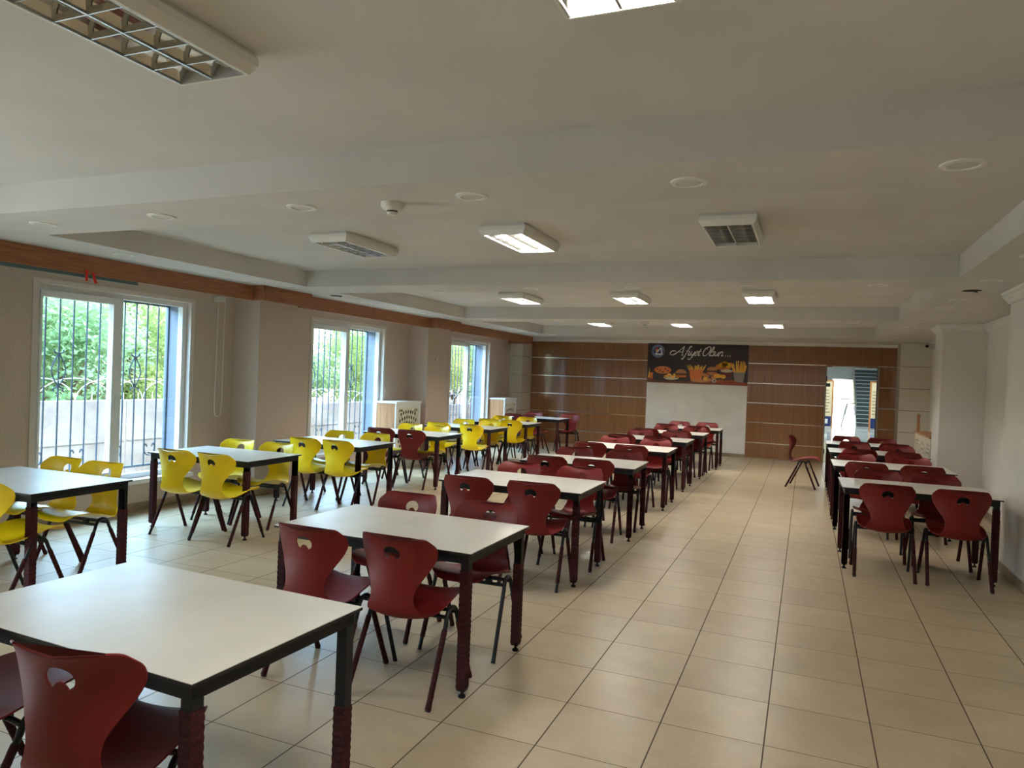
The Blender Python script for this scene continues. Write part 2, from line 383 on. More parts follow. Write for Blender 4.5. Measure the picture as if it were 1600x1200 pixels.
# windows
for i, (y0, y1) in enumerate(WINS):
    xf0, xf1 = XL-.13, XL-.06
    ym = y0+(y1-y0)*.48
    b = MB()
    fw = .06
    b.box(xf0, xf1, y0, y0+fw, WZ0, WZ1).box(xf0, xf1, y1-fw, y1, WZ0, WZ1).box(xf0, xf1, y0+fw, y1-fw, WZ1-fw, WZ1).box(xf0, xf1, y0+fw, y1-fw, WZ0, WZ0+fw).box(xf0, xf1, ym-.02, ym+.09, WZ0+fw, WZ1-fw)
    wn = struct(b.build('window_%d' % (i+1), pvc))
    sx0, sx1 = xf1-.03, xf1+.035
    a0, a1, c0, c1 = y0+fw-.01, ym+.01, WZ0+fw-.01, WZ1-fw-.005
    sw = .055
    s_ = MB().box(sx0, sx1, a0, a0+.02, c0, c1).box(sx0, sx1, a1-sw, a1, c0, c1).box(sx0, sx1, a0+.02, a1-sw, c1-.06, c1).box(sx0, sx1, a0+.02, a1-sw, c0, c0+sw).build('sash', pvc, wn)
    MB().box(xf0+.03, xf0+.036, a0+.02, a1-sw, c0+sw, c1-.06).build('glass_pane', glass, wn)
    MB().box(xf0+.03, xf0+.036, ym+.09, y1-fw, WZ0+fw, WZ1-fw).build('glass_pane', glass, wn)
    MB().box(sx1, sx1+.012, a1-.035, a1-.02, 1.05, 1.22).build('handle', blind_white, s_)
    MB().box(XL-.12, XL+.06, y0-.05, y1+.05, WZ0-.04, WZ0+.008, .006).build('sill', pvc, wn)
    # painted reveal with a raised edge
    b = MB().box(XL-.06, XL+.012, y1-.008, y1+.045, WZ0, WZ1+.035).box(XL-.06, XL+.012, y0-.045, y0+.008, WZ0, WZ1+.035).box(XL-.06, XL+.012, y0+.008, y1-.008, WZ1-.008, WZ1+.035)
    b.build('casing', mat('casing_paint', srgb(214, 204, 194), .6) if i == 0 else MAT['casing_paint'], wn)
# outside wall skin
struct(MB().box(XL-WT-.03, XL-WT, -5, WINS[0][0], -.6, 3.2).box(XL-WT-.03, XL-WT, WINS[0][1], WINS[1][0], -.6, 3.2).box(XL-WT-.03, XL-WT, WINS[1][1], WINS[2][0], -.6, 3.2)
       .box(XL-WT-.03, XL-WT, WINS[2][1], WINS[3][0], -.6, 3.2).box(XL-WT-.03, XL-WT, WINS[3][1], 18, -.6, 3.2).build('wall_outside', render_out))

lining = MB()
for y0, y1 in WINS:
    lining.box(XL-WT-.03, XL-.135, y1-.006, y1+.01, WZ0, WZ1).box(XL-WT-.03, XL-.135, y0-.01, y0+.006, WZ0, WZ1).box(XL-WT-.03, XL-.135, y0, y1, WZ1-.006, WZ1+.01)
struct(lining.build('trim_6', mat('outer_reveal', srgb(128, 134, 146), .9)))  # thin lining added, coloured darker to dim the overlit jambs

# iron grilles outside the windows
WL = ['', 'near', 'middle', 'far']
def yz(x): return lambda u, v, d: Vector((x+d, u, v))
for i, (y0, y1) in enumerate(WINS):
    gx = XL-WT+.02
    nm = ['behind the camera', 'of the nearest window', 'of the middle window', 'of the farthest window'][i]
    g = empty('window_grille', (0, 0, 0), 0, 'iron security grille with scrolls outside the panes '+nm, 'window grille', 'window grilles')
    t0, t1 = y0+.02, y1-.0
    hz0, hz1 = .42, 2.205
    b = MB().box(gx-.012, gx+.012, t0, t1, hz1-.012, hz1+.012).box(gx-.012, gx+.012, t0, t1, hz0-.012, hz0+.012).box(gx-.012, gx+.012, t1-.024, t1, hz0, hz1).box(gx-.012, gx+.012, t0, t0+.024, hz0, hz1)
    for z in (.74, 1.32, 1.92): b.box(gx-.008, gx+.008, t1, t1+.09, z-.01, z+.01)
    b.build('frame', bar_paint, g)
    nb = int(round((t1-t0)/.145)); step = (t1-t0)/nb; yb = [t0+step*k for k in range(1, nb)]
    for y in yb: MB().tube([(gx, y, hz0), (gx, y, hz1)], .0085, 6).build('bar', bar_paint, g)
    for k in (2, nb-4):
        y = yb[k]; b = MB()
        for sgn in (1, -1):
            pts = [(y+sgn*.045, 1.655), (y+sgn*.05, 1.63), (y+sgn*.03, 1.622), (y+sgn*.012, 1.60), (y+sgn*.05, 1.53), (y+sgn*.072, 1.45), (y+sgn*.05, 1.37), (y+sgn*.012, 1.30), (y+sgn*.03, 1.278), (y+sgn*.05, 1.27), (y+sgn*.045, 1.245)]
            b.tube([(gx, p.x, p.y) for p in spline(pts, 4)], .0075, 5)
        b.build('lyre_ornament', bar_paint, g)
    for k in (0, 3, nb-6, nb-3):
        y = (yb[k]+yb[k+1])/2 if 0 <= k < len(yb)-1 else yb[0]; b = MB()
        hh = step/2-.004
        pts = [(y-hh*.45, .62), (y-hh*.7, .655), (y-hh, .62), (y-hh*.8, .55), (y, .525), (y+hh*.8, .55), (y+hh, .62), (y+hh*.7, .655), (y+hh*.45, .62)]
        b.tube([(gx, p.x, p.y) for p in spline(pts, 4)], .0075, 5); b.build('scroll_ornament', bar_paint, g)

# wooden pelmet running round the pillars
pp = [(XL, 15.45), (-6.18, 15.45)]
pm = MB()
ZP0, ZP1 = 2.31, 2.474
segs = []
def pel(x, y0, y1): pm.box(x-.02, x, y0, y1, ZP0, ZP1)
ylast = YN
PW, PP = -5.85, -5.70
for y0, y1 in PIL:
    pel(PW, ylast, y0-.34); pm.box(PW-.02, PP, y0-.36, y0-.34, ZP0, ZP1); pel(PP, y0-.34, y1-.24); pm.box(PW-.02, PP, y1-.24, y1-.22, ZP0, ZP1); ylast = y1-.24
    pm.box(PP-.02, PP+.02, y0-.38, y1-.2, ZP1-.03, ZP1); pm.box(PW-.02, PP+.02, y0-.385, y0-.36, ZP1-.03, ZP1)
pel(PW, ylast, 15.45); pm.box(XL+.005, PW, 15.43, 15.45, ZP0, ZP1)
tag(pm.build('wooden_pelmet', pelmetw), 'long brown wooden curtain pelmet under the ceiling along the window wall', 'pelmet')
tag(MB().box(-5.915, -5.885, -1, 4.95, ZP0-.028, ZP0+.06).build('roller_blind', teal), 'grey-teal rolled blind edge under the brown pelmet above the nearest window', 'blind')
ch = MB(); 
ch.tube([(p.x, p.y, p.z) for p in spline([(-6.36, 6.44, 2.36), (-6.36, 6.435, 1.6), (-6.36, 6.43, 1.05), (-6.36, 6.48, .965), (-6.36, 6.535, 1.05), (-6.36, 6.54, 1.6), (-6.36, 6.545, 2.36)], 6)], .0045, 5)
chn = empty('blind_chain', (0, 0, 0), 0, 'white bead pull chain looped down the wall beside the nearest window', 'blind chain')
ch.build('chain', blind_white, chn)
MB().box(-6.45, -6.34, 6.46, 6.52, 2.30, 2.36, .008).build('bracket', blind_white, chn)
for k, (y, z0, z1, tilt, lab) in enumerate(((4.39, 2.25, 2.345, .0, 'left, straighter'), (4.45, 2.24, 2.335, .03, 'right, slanted'))):
    tag(MB().tube([(PW+.012, y, z1), (PW+.012, y+tilt*.4, (z0+z1)/2), (PW+.012, y+tilt, z0)], [.009, .012, .013], 6).build('red_ribbon', redtape),
        'short red tie on the brown pelmet, the %s one of two' % lab, 'ribbon', 'red ties on the pelmet')
tag(MB().lathe([(0, 0), (.035, 0), (.035, .02), (0, .02)], seg=14).build('blanking_disc', blind_white), 'small round white cap on the pillar between middle and far windows', 'wall cap')
o = bpy.data.objects['blanking_disc']; o.location = (-6.07, 11.25, 1.80); o.rotation_euler = (0, math.pi/2, 0)

# ------------------------------------------------------------------ ceiling fittings
def downlight(x, y, label, z=ZS):
    t = empty('downlight', (x, y, z), 0, label, 'downlight', 'recessed downlights')
    MB().lathe([(.056, -.001), (.06, -.008), (.082, -.006), (.085, 0)], seg=28).build('rim', white, t, True)
    MB().lathe([(0, -.004), (.057, -.004), (.057, .0)], seg=28).build('diffuser', plaster, t, True)
XS = [-4.85, -3.76, -2.69, -1.62, -.53, .54]
for k, x in enumerate(XS):
    downlight(x, 3.32, 'round white downlight on the nearest ceiling beam, %s from the windows' % ORD[k])
for k, x in enumerate(XS):
    downlight(x, 6.98, 'round white downlight on the second ceiling beam, %s from the windows' % ORD[k])
for k, x in enumerate(XS):
    if k != 0: downlight(x, 11.0, 'round white downlight on the third ceiling beam, %s from the windows' % ORD[k-1])
for k, y in enumerate((4.43, 5.59, 6.6, 8.26, 8.94, 9.75, 11.6, 12.7, 13.8)):
    downlight(-5.56 if y > 7 else -5.45, y, 'round downlight in the soffit strip above the windows, %s from the camera' % ORD[k])
for k, y in enumerate((5.6, 6.78, 8.14, 8.88, 9.6, 10.8, 11.6, 12.4, 13.1, 13.9, 14.7)):
    downlight(1.335, y, 'round downlight in the soffit strip along the right wall, %s from the camera' % ORD[k])
for x, y, s_ in ((-5.47, 7.47, 'soffit above the windows'), (1.32, 7.44, 'soffit along the right wall')):
    h = empty('open_downlight_hole', (x, y, ZS), 0, 'black open downlight hole in the '+s_, 'ceiling hole', 'empty downlight holes')
    MB().lathe([(0, -.0015), (.074, -.0015), (.078, -.001), (.078, 0)], seg=24).build('hole', darkhole, h)
    MB().tube([(.02, .0, -.003), (.05, .03, -.012), (.03, .06, -.004)], .004, 5).build('loose_wire', blackm, h)
for x, y, lab in ((-2.11, 3.35, 'on the nearest ceiling beam'), (-2.36, 11.1, 'on the far ceiling beam')):
    t = empty('smoke_detector', (x, y, ZS), 0, 'white domed smoke detector hanging '+lab, 'smoke detector', 'smoke detectors')
    MB().lathe([(.062, 0), (.062, -.02), (.054, -.035), (.03, -.045)], seg=24).build('body', blind_white, t, True)
    MB().lathe([(.03, -.045), (.026, -.052), (0, -.052)], seg=24).build('sensor_slot', darkhole, t)
    MB().lathe([(.030, -.052), (.024, -.066), (0, -.07)], seg=24).build('sensor_cap', blind_white, t, True)

def luminaire(x, y, label, lit):
    t = empty('ceiling_lamp', (x, y, ZU), 0, label, 'ceiling lamp', 'louvred ceiling lamps')
    hx, hy, h = .18, .39, .08
    b = MB(); bm = b.bm
    def ring(ix, iy, z): return [bm.verts.new((sx*ix, sy_*iy, z)) for sx, sy_ in ((-1, -1), (1, -1), (1, 1), (-1, 1))]
    rs = [ring(hx-.012, hy-.012, 0), ring(hx, hy, -.02), ring(hx, hy, -.045), ring(hx-.02, hy-.02, -h), ring(hx-.03, hy-.03, -h), ring(hx-.03, hy-.03, -.02)]
    for A, Bq in zip(rs, rs[1:]):
        for k in range(4): bm.faces.new((A[k], A[(k+1) % 4], Bq[(k+1) % 4], Bq[k]))
    bm.faces.new(rs[-1])
    b.build('housing', white, t)
    ix, iy = hx-.032, hy-.032
    b = MB()
    for sx in (-1, 1):   # two parabolic reflector troughs
        for k in range(6):
            a0, a1 = (k/6-.5)*2, ((k+1)/6-.5)*2
            f = lambda a: (sx*ix/2+a*ix/2*.98, -.025-.048*a*a)
            p, q = f(a0), f(a1)
            b.quad((p[0], -iy, p[1]), (q[0], -iy, q[1]), (q[0], iy, q[1]), (p[0], iy, p[1]))
    b.build('reflector', mirror, t, True)
    b = MB()
    for k in range(1, 6):
        yy = -iy+2*iy*k/6; b.box(-ix, ix, yy-.0025, yy+.0025, -h+.002, -.056)
    b.box(-.004, .004, -iy, iy, -h+.001, -.04)
    b.box(-ix, -ix+.004, -iy, iy, -h, -.04).box(ix-.004, ix, -iy, iy, -h, -.04)
    b.build('louvre', aluminium, t)
    for sx in (-1, 1):
        MB().tube([(sx*ix/2, -iy+.01, -.041), (sx*ix/2, iy-.01, -.041)], .009, 10).build('tube', tube_on if lit else tube_off, t, True)
LX = [(-3.58, 'nearest the windows'), (-2.07, 'in the middle'), (-.51, 'nearest the right wall')]
luminaire(-2.0, 1.60, 'white louvred ceiling lamp overhead at the near left, unlit', False)
luminaire(-.51, 1.57, 'bright louvred ceiling lamp overhead, cut by the top of the picture', True)
for (x, s_), lit in zip(LX, (False, True, False)): luminaire(x, 5.13, '%s louvred ceiling lamp in the second recess, %s' % ('bright' if lit else 'unlit', s_), lit)
for x, s_ in LX: luminaire(x-.05, 9.08, 'louvred ceiling lamp in the third recess, %s' % s_, True)
for x, s_ in LX: luminaire(x-.05, 13.1, 'louvred ceiling lamp in the farthest recess, %s' % s_, True)

# ------------------------------------------------------------------ far wall banner and board
FWF = lambda u, v, d: Vector((u, YF-d, v))
tag(MB().box(BX0+.005, BX1, YF-.024, YF-.0125, .072, 1.535).build('wall_board', board), 'plain off-white panel on the far wall below the food banner', 'wall board')
bz0, bz1 = 1.54, 2.42
ban = empty('food_banner', (0, 0, 0), 0, 'dark food banner with white script greeting high on the far wall', 'banner')
MB().box(BX0, BX1, YF-.03, YF-.0125, bz0, bz1).build('backing', mat('banner_dark', srgb(44, 28, 28), .5), ban)
def flat(name, polys, m, d0, d1, sub=None):
    b = MB()
    for P in polys: b.prism(P, FWF, d0, d1)
    return b.build(name, m, sub or ban)
def ell(cx, cz, rx, rz, n=20, a0=0, a1=2*math.pi):
    full = abs(a1-a0-2*math.pi) < 1e-6
    return [(cx+rx*math.cos(a0+(a1-a0)*k/(n if full else n-1)), cz+rz*math.sin(a0+(a1-a0)*k/(n if full else n-1))) for k in range(n)]
def bp(px_, py_): return BX0+(px_-100)/1400*(BX1-BX0), bz1-(py_-50)/575*(bz1-bz0)   # from the banner's own layout grid
pm_ = lambda n, c: MAT.get(n) or mat(n, c, .5)
tan_, brown_, gold_, orange_, dkred_, green_, pale_ = [pm_('print_'+n, c) for n, c in (('tan', srgb(198, 130, 76)), ('brown', srgb(112, 56, 30)), ('gold', srgb(242, 180, 62)), ('orange', srgb(216, 116, 52)), ('dark_red', srgb(104, 26, 22)), ('green', srgb(100, 118, 50)), ('pale', srgb(205, 190, 160)))]
D0 = .0305
flat('printed_table', [[bp(100, 545), bp(260, 600), bp(1500, 590), bp(1500, 624), bp(100, 624)]], brown_, D0, D0+.001)
flat('printed_pizza', [ell(*bp(325, 440), .19, .085)], orange_, D0+.001, D0+.002)
flat('printed_pizza', [ell(*bp(250+37*k, 425+(k % 3)*22), .026, .016, 8) for k in range(5)], dkred_, D0+.002, D0+.003)
flat('printed_pizza', [ell(*bp(270+33*k, 470-(k % 2)*50), .02, .011, 8) for k in range(4)], green_, D0+.002, D0+.003)
flat('printed_drink', [[bp(140, 480), bp(190, 480), bp(190, 570), bp(145, 570)]], orange_, D0+.001, D0+.002)
flat('printed_cone', [[bp(112, 560), bp(135, 400), bp(143, 560)]], gold_, D0+.001, D0+.0015)
flat('printed_loaf', [[bp(190, 470), bp(262, 490), bp(265, 590), bp(185, 560)]], pm_('print_black', srgb(30, 22, 20)), D0+.002, D0+.003)
flat('printed_salad', [ell(*bp(450, 545), .17, .055)], pale_, D0+.001, D0+.002)
flat('printed_salad', [ell(*bp(380+40*k, 530-(k % 2)*26), .05, .03, 9) for k in range(5)], gold_, D0+.002, D0+.003)
flat('printed_salad', [ell(*bp(370+50*k, 545-(k % 3)*18), .025, .015, 7) for k in range(4)], green_, D0+.003, D0+.004)
def burger(cx, cy_, s_):
    x, z = bp(cx, cy_)
    flat('printed_burger', [ell(x, z+.01*s_, .115*s_, .085*s_, 14, 0, math.pi)], tan_, D0+.002, D0+.003)
    flat('printed_burger', [[(x-.115*s_, z-.03*s_), (x+.115*s_, z-.03*s_), (x+.12*s_, z+.005*s_), (x-.12*s_, z+.005*s_)]], pm_('print_patty', srgb(70, 34, 20)), D0+.003, D0+.004)
    flat('printed_burger', [[(x-.1*s_, z-.075*s_), (x+.1*s_, z-.075*s_), (x+.115*s_, z-.03*s_), (x-.115*s_, z-.03*s_)]], orange_, D0+.002, D0+.003)
burger(588, 485, 1.05); burger(1015, 430, .95)
def fries(cx, cy_, wd, cup, h0, h1, n, seed):
    rr = random.Random(seed); P = []
    for k in range(n):
        a = (k/(n-1)-.5)*2; x0, z0 = bp(cx+a*wd*.42, cy_); x1, z1 = bp(cx+a*wd*.62+rr.uniform(-18, 18), cy_-rr.uniform(h0, h1))
        P.append([(x0-.011, z0), (x0+.011, z0), (x1+.010, z1), (x1-.010, z1+.006)])
    for q, Pq in enumerate(P): flat('printed_fries', [Pq], gold_ if q % 3 else pm_('print_yellow', srgb(238, 190, 80)), D0+.002+.0002*(q % 7), D0+.0035+.0002*(q % 7))
    flat('printed_fries', [[bp(cx-wd*.5, cy_-30), bp(cx+wd*.5, cy_-30), bp(cx+wd*.38, cy_+115), bp(cx-wd*.38, cy_+115)]], cup, D0+.005, D0+.006)
fries(800, 450, 200, orange_, 70, 105, 15, 3); fries(1385, 470, 150, pm_('print_cup', srgb(150, 140, 132)), 120, 200, 16, 4)
flat('printed_plate', [ell(*bp(850, 580), .2, .03)], tan_, D0+.001, D0+.002)
flat('printed_nuggets', [ell(*bp(915+32*k, 490+(k % 3)*36-(k % 2)*20), .055, .042, 10) for k in range(5)], tan_, D0+.006, D0+.007)
flat('printed_nuggets', [ell(*bp(1095, 500), .085, .05, 12), ell(*bp(1170, 508), .06, .045, 12), ell(*bp(930, 545), .05, .04, 12)], gold_, D0+.007, D0+.008)
flat('printed_crisps', [ell(*bp(1120+45*k, 370-(k % 2)*25), .1, .06, 12) for k in range(4)], orange_, D0+.001, D0+.002)
flat('printed_crisps', [ell(*bp(1150+40*k, 345-(k % 2)*20), .07, .05, 10) for k in range(3)], pm_('print_bright_yellow', srgb(228, 180, 30)), D0+.002, D0+.003)
flat('printed_sauce', [[bp(1130, 430), bp(1300, 430), bp(1280, 525), bp(1150, 525)]], dkred_, D0+.004, D0+.005)
flat('printed_sauce', [ell(*bp(1215, 425), .13, .035)], pale_, D0+.005, D0+.006)
flat('printed_sausages', [ell(*bp(1130+70*k, 575+(k % 2)*22), .12, .034, 12) for k in range(4)], pm_('print_sausage', srgb(158, 66, 34)), D0+.006, D0+.007)
flat('printed_sausages', [ell(*bp(1430, 600), .09, .035, 12)], pm_('print_sausage', srgb(158, 66, 34)), D0+.006, D0+.007)
flat('printed_onion_ring', [ell(*bp(1050, 570), .05, .04, 12)], pale_, D0+.007, D0+.008)
flat('printed_onion_ring', [ell(*bp(1055, 570), .025, .02, 10)], pm_('print_black', srgb(30, 22, 20)), D0+.008, D0+.009)
# emblem
ex, ez = bp(248, 165)
navy = mat('emblem_navy', srgb(34, 50, 104), .4); lettering = mat('lettering_white', srgb(232, 230, 226), .5)
em = flat('emblem', [ell(ex, ez, .145, .145, 36)], navy, D0, D0+.002)
b = MB(); b.ribbon(ell(ex, ez, .138, .138, 40), .006, FWF, D0+.002, D0+.003, True); b.ribbon(ell(ex, ez, .105, .105, 36), .006, FWF, D0+.002, D0+.003, True)
for a0, a1 in ((.3, math.pi-.3), (math.pi+.45, 2*math.pi-.45)):
    for k in range(9):
        a = a0+(a1-a0)*k/8; b.prism(ell(ex+.122*math.cos(a), ez+.122*math.sin(a), .008, .01, 6), FWF, D0+.002, D0+.003)
b.build('emblem_ring', mat('emblem_pale', srgb(170, 190, 220), .5), em)
tri = [(ex-.06, ez-.07), (ex+.085, ez-.07), (ex+.06, ez+.075)]
b = MB(); b.ribbon([tri[0], tri[1]], .03, FWF, D0+.003, D0+.004); b.ribbon([tri[1], tri[2]], .026, FWF, D0+.003, D0+.004); b.ribbon([tri[2], tri[0]], .022, FWF, D0+.003, D0+.004)
b.build('emblem_set_square', lettering, em)
b = MB(); b.ribbon([(ex-.06, ez+.07), (ex+.005, ez+.07)], .02, FWF, D0+.002, D0+.003); b.ribbon([(ex-.05, ez+.045), (ex-.005, ez+.045)], .018, FWF, D0+.002, D0+.003); b.build('emblem_flame', redtape, em)
flat('emblem_torch', [[(ex-.06, ez+.03), (ex-.005, ez+.03), (ex-.02, ez-.02), (ex-.045, ez-.02)]], gold_, D0+.002, D0+.003, em)
# script lettering
GL = {
 'A': (1.35, [[(-.15, .75), (-.55, .95), (-.95, .75), (-1.0, .3), (-.7, .02), (-.25, .2), (.25, .95), (.75, 1.9)], [(.78, 2.0), (.86, 1.0), (.98, 0), (1.12, .05)], [(.2, .72), (.95, .72)]]),
 'f': (.62, [[(.72, 1.75), (.62, 1.98), (.45, 1.75), (.28, .6), (.1, -.65), (-.1, -.85), (-.2, -.6)], [(.05, .95), (.62, .95)]]),
 'i': (.42, [[(.08, .92), (.06, .15), (.2, .0), (.36, .25)], [(.1, 1.32), (.12, 1.36)]]),
 'y': (.66, [[(.02, .92), (.06, .2), (.22, .02), (.42, .3), (.56, .92)], [(.56, .92), (.46, .0), (.25, -.75), (-.02, -.85), (-.12, -.55)]]),
 'e': (.56, [[(.06, .48), (.4, .6), (.42, .88), (.24, .96), (.06, .6), (.1, .12), (.28, .0), (.52, .28)]]),
 't': (.52, [[(.2, 1.5), (.12, .3), (.22, .0), (.42, .2)], [(-.04, .98), (.42, .98)]]),
 ' ': (.28, []),
 'O': (1.1, [[(.55, 1.92), (.18, 1.6), (.0, .75), (.22, .05), (.62, .1), (.92, .9), (.88, 1.7), (.6, 1.95), (.35, 1.7), (.45, 1.35)]]),
 'l': (.4, [[(.04, .2), (.32, 1.3), (.36, 1.85), (.22, 1.95), (.1, 1.2), (.08, .2), (.2, .0), (.36, .22)]]),
 's': (.5, [[(.4, .82), (.26, .98), (.1, .8), (.3, .45), (.28, .1), (.08, .0), (-.02, .15)]]),
 'u': (.74, [[(.02, .92), (.02, .2), (.18, .0), (.42, .3), (.5, .92)], [(.5, .92), (.5, .2), (.6, .0), (.72, .2)]]),
 'n': (.78, [[(.02, .92), (.02, .0)], [(.02, .5), (.24, .92), (.44, .8), (.44, .15), (.56, .0), (.7, .2)]]),
 '.': (.36, [[(.08, .06), (.16, .06)]]),
}
x = 0.; SXU, SZU = .139, .101; tx0, tz0 = bp(505, 218)
for chh in 'Afiyet Olsun ...':
    adv, st = GL[chh]
    if st:
        b = MB()
        for P in st:
            Q = spline(P, 6) if len(P) > 2 else [Vector((*p, 0)) for p in P]
            pts = [(tx0+(x+q.x+.26*q.y)*SXU, tz0+q.y*SZU) for q in Q]
            wd = .042 if chh == '.' else [.0115+.010*abs(math.sin(q_/len(pts)*math.pi*2.2)) for q_ in range(len(pts))]
            b.ribbon(pts, wd, FWF, D0, D0+.003)
        b.build('letter', lettering, ban)
    x += adv*.92

# ------------------------------------------------------------------ radiator covers
def radiator_cover(label, x0, x1, y0, y1, h, face):
    """face = +1: fretwork front looks towards +X, -1: towards -X"""
    xf = x1 if face > 0 else x0; xb = x0 if face > 0 else x1
    t = empty('radiator_cover', ((x0+x1)/2, (y0+y1)/2, 0), 0, label, 'radiator cover', 'radiator covers')
    ox, oy = (x0+x1)/2, (y0+y1)/2
    def bx(b, a0, a1, b0, b1, c0, c1): return b.box(min(a0, a1)-ox, max(a0, a1)-ox, b0-oy, b1-oy, c0, c1)
    bx(MB(), xb, xf-face*.02, y0, y0+.018, 0, h-.03).build('side_panel', covwood, t)
    bx(MB(), xb, xf-face*.02, y1-.018, y1, 0, h-.03).build('side_panel', covwood, t)
    bx(MB(), xb, xf+face*.015, y0-.012, y1+.012, h-.03, h).build('top', white if face > 0 else covwood, t)
    b = MB(); e = .07
    bx(b, xf-face*.02, xf, y0, y0+e, 0, h-.03); bx(b, xf-face*.02, xf, y1-e, y1, 0, h-.03); bx(b, xf-face*.02, xf, y0+e, y1-e, h-.03-e, h-.03); bx(b, xf-face*.02, xf, y0+e, y1-e, 0, .1)
    b.build('front_frame', white if face > 0 else cream, t)
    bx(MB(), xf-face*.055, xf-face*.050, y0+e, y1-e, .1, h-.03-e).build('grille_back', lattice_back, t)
    gy0, gy1, gz0, gz1 = y0+e, y1-e, .1, h-.03-e
    W, Hh = gy1-gy0, gz1-gz0; holes = []
    def hole(cu, cv, ru, rv, ang, n=8):
        P = []
        for k in range(n):
            a = 2*math.pi*k/n; q = Vector((ru*math.cos(a), rv*math.sin(a)*(1-.35*math.cos(a))))
            P.append(Vector((cu+q.x*math.cos(ang)-q.y*math.sin(ang), cv+q.x*math.sin(ang)+q.y*math.cos(ang))))
        if all(.012 < p.x < W-.012 and .012 < p.y < Hh-.012 for p in P): holes.append(P)
    dr = .09
    for rr_ in range(1, 13):      # fan of petals
        rad = rr_*dr; n = max(2, int(math.pi*rad/.08))
        for k in range(n):
            th = math.pi*(k+.5)/n; u_, v_ = W/2+rad*math.cos(th)*.92, rad*math.sin(th)*1.0
            if rad > Hh*.93: continue
            hole(u_, v_, dr*.36, .027, th)
            if rr_ > 1: hole(W/2+(rad-dr*.42)*math.cos(th+math.pi/n)*.92, (rad-dr*.42)*math.sin(th+math.pi/n), .012, .012, 0, 6)
    rq = random.Random(3)
    for sgn in (-1, 1):          # leaves in the upper corners
        for i_ in range(5):
            for j_ in range(5):
                du, dv = .05+i_*.062, .045+j_*.062
                cu, cv = (W-du if sgn > 0 else du), Hh-dv
                if math.hypot((cu-W/2)/.92, cv) > Hh*.97: hole(cu, cv, .031, .021, (math.pi/4 if sgn > 0 else 3*math.pi/4)+(.7 if (i_+j_) % 2 else -.7))
    pts = [Vector((0, 0)), Vector((W, 0)), Vector((W, Hh)), Vector((0, Hh))]; ed = [(0, 1), (1, 2), (2, 3), (3, 0)]
    for P in holes:
        n0 = len(pts); pts += P; ed += [(n0+k, n0+(k+1) % len(P)) for k in range(len(P))]
    V, Ed, F, *_ = geometry.delaunay_2d_cdt(pts, ed, [], 0, 1e-5)
    cen = [(sum((p for p in P), Vector((0, 0)))/len(P), P) for P in holes]
    def inp(p_, poly):
        c = False; j = len(poly)-1
        for i in range(len(poly)):
            a_, b_ = poly[i], poly[j]
            if (a_.y > p_.y) != (b_.y > p_.y) and p_.x < (b_.x-a_.x)*(p_.y-a_.y)/(b_.y-a_.y)+a_.x: c = not c
            j = i
        return c
    b = MB(); vf = [b.bm.verts.new((xf-ox-face*.004, gy0-oy+v_.x, gz0+v_.y)) for v_ in V]; vb = [b.bm.verts.new((xf-ox-face*.016, gy0-oy+v_.x, gz0+v_.y)) for v_ in V]
    cnt = {}
    for f in F:
        c = sum((V[i] for i in f), Vector((0, 0)))/len(f)
        if any((c-q).length < .06 and inp(c, P) for q, P in cen): continue
        b.bm.faces.new([vf[i] for i in f]); b.bm.faces.new([vb[i] for i in reversed(f)])
        for k in range(len(f)):
            e_ = tuple(sorted((f[k], f[(k+1) % len(f)]))); cnt[e_] = cnt.get(e_, 0)+1
    for (i, j), c in cnt.items():
        if c == 1: b.bm.faces.new((vf[i], vf[j], vb[j], vb[i]))
    for v_ in [v_ for v_ in b.bm.verts if not v_.link_faces]: b.bm.verts.remove(v_)
    b.build('fretwork', cream, t)
    return t
radiator_cover('white fretwork radiator cover with wooden side beside the middle window', -6.43, -6.06, 9.95, 10.74, 1.075, 1)
radiator_cover('white fretwork radiator cover with wooden side beside the farthest window', -6.43, -6.06, 14.42, 15.1, 1.065, 1)
radiator_cover('cream fretwork radiator cover with brown top against the right wall', 1.76, 2.15, 12.45, 14.1, .885, -1)
tag(MB().box(1.84, 1.885, 14.55, 14.57, 0, 1.16).build('timber_offcut', covwood), 'narrow upright wooden slat behind the right-hand radiator cover', 'slat')
t = empty('security_camera', (2.06, 15.55, 2.42), 0, 'white bullet security camera on the panelled column by the right wall', 'security camera')
MB().tube([(0, .06, .0), (0, -.10, .0)], .045, 16).build('body', blind_white, t, True)
MB().tube([(0, -.101, .0), (0, -.104, .0)], .03, 16).build('lens', darkhole, t)
MB().box(.03, .12, .0, .065, -.03, .045).build('bracket', blind_white, t)
t = empty('wall_socket', (XR-.002, 10.55, .06), 0, 'small white socket low on the right wall beyond the nearest pillar', 'socket')
MB().box(-.018, 0, -.04, .04, .03, .11, .004).build('plate', blind_white, t)
MB().box(-.022, -.017, -.015, .015, .055, .085).build('outlet', greyp, t)

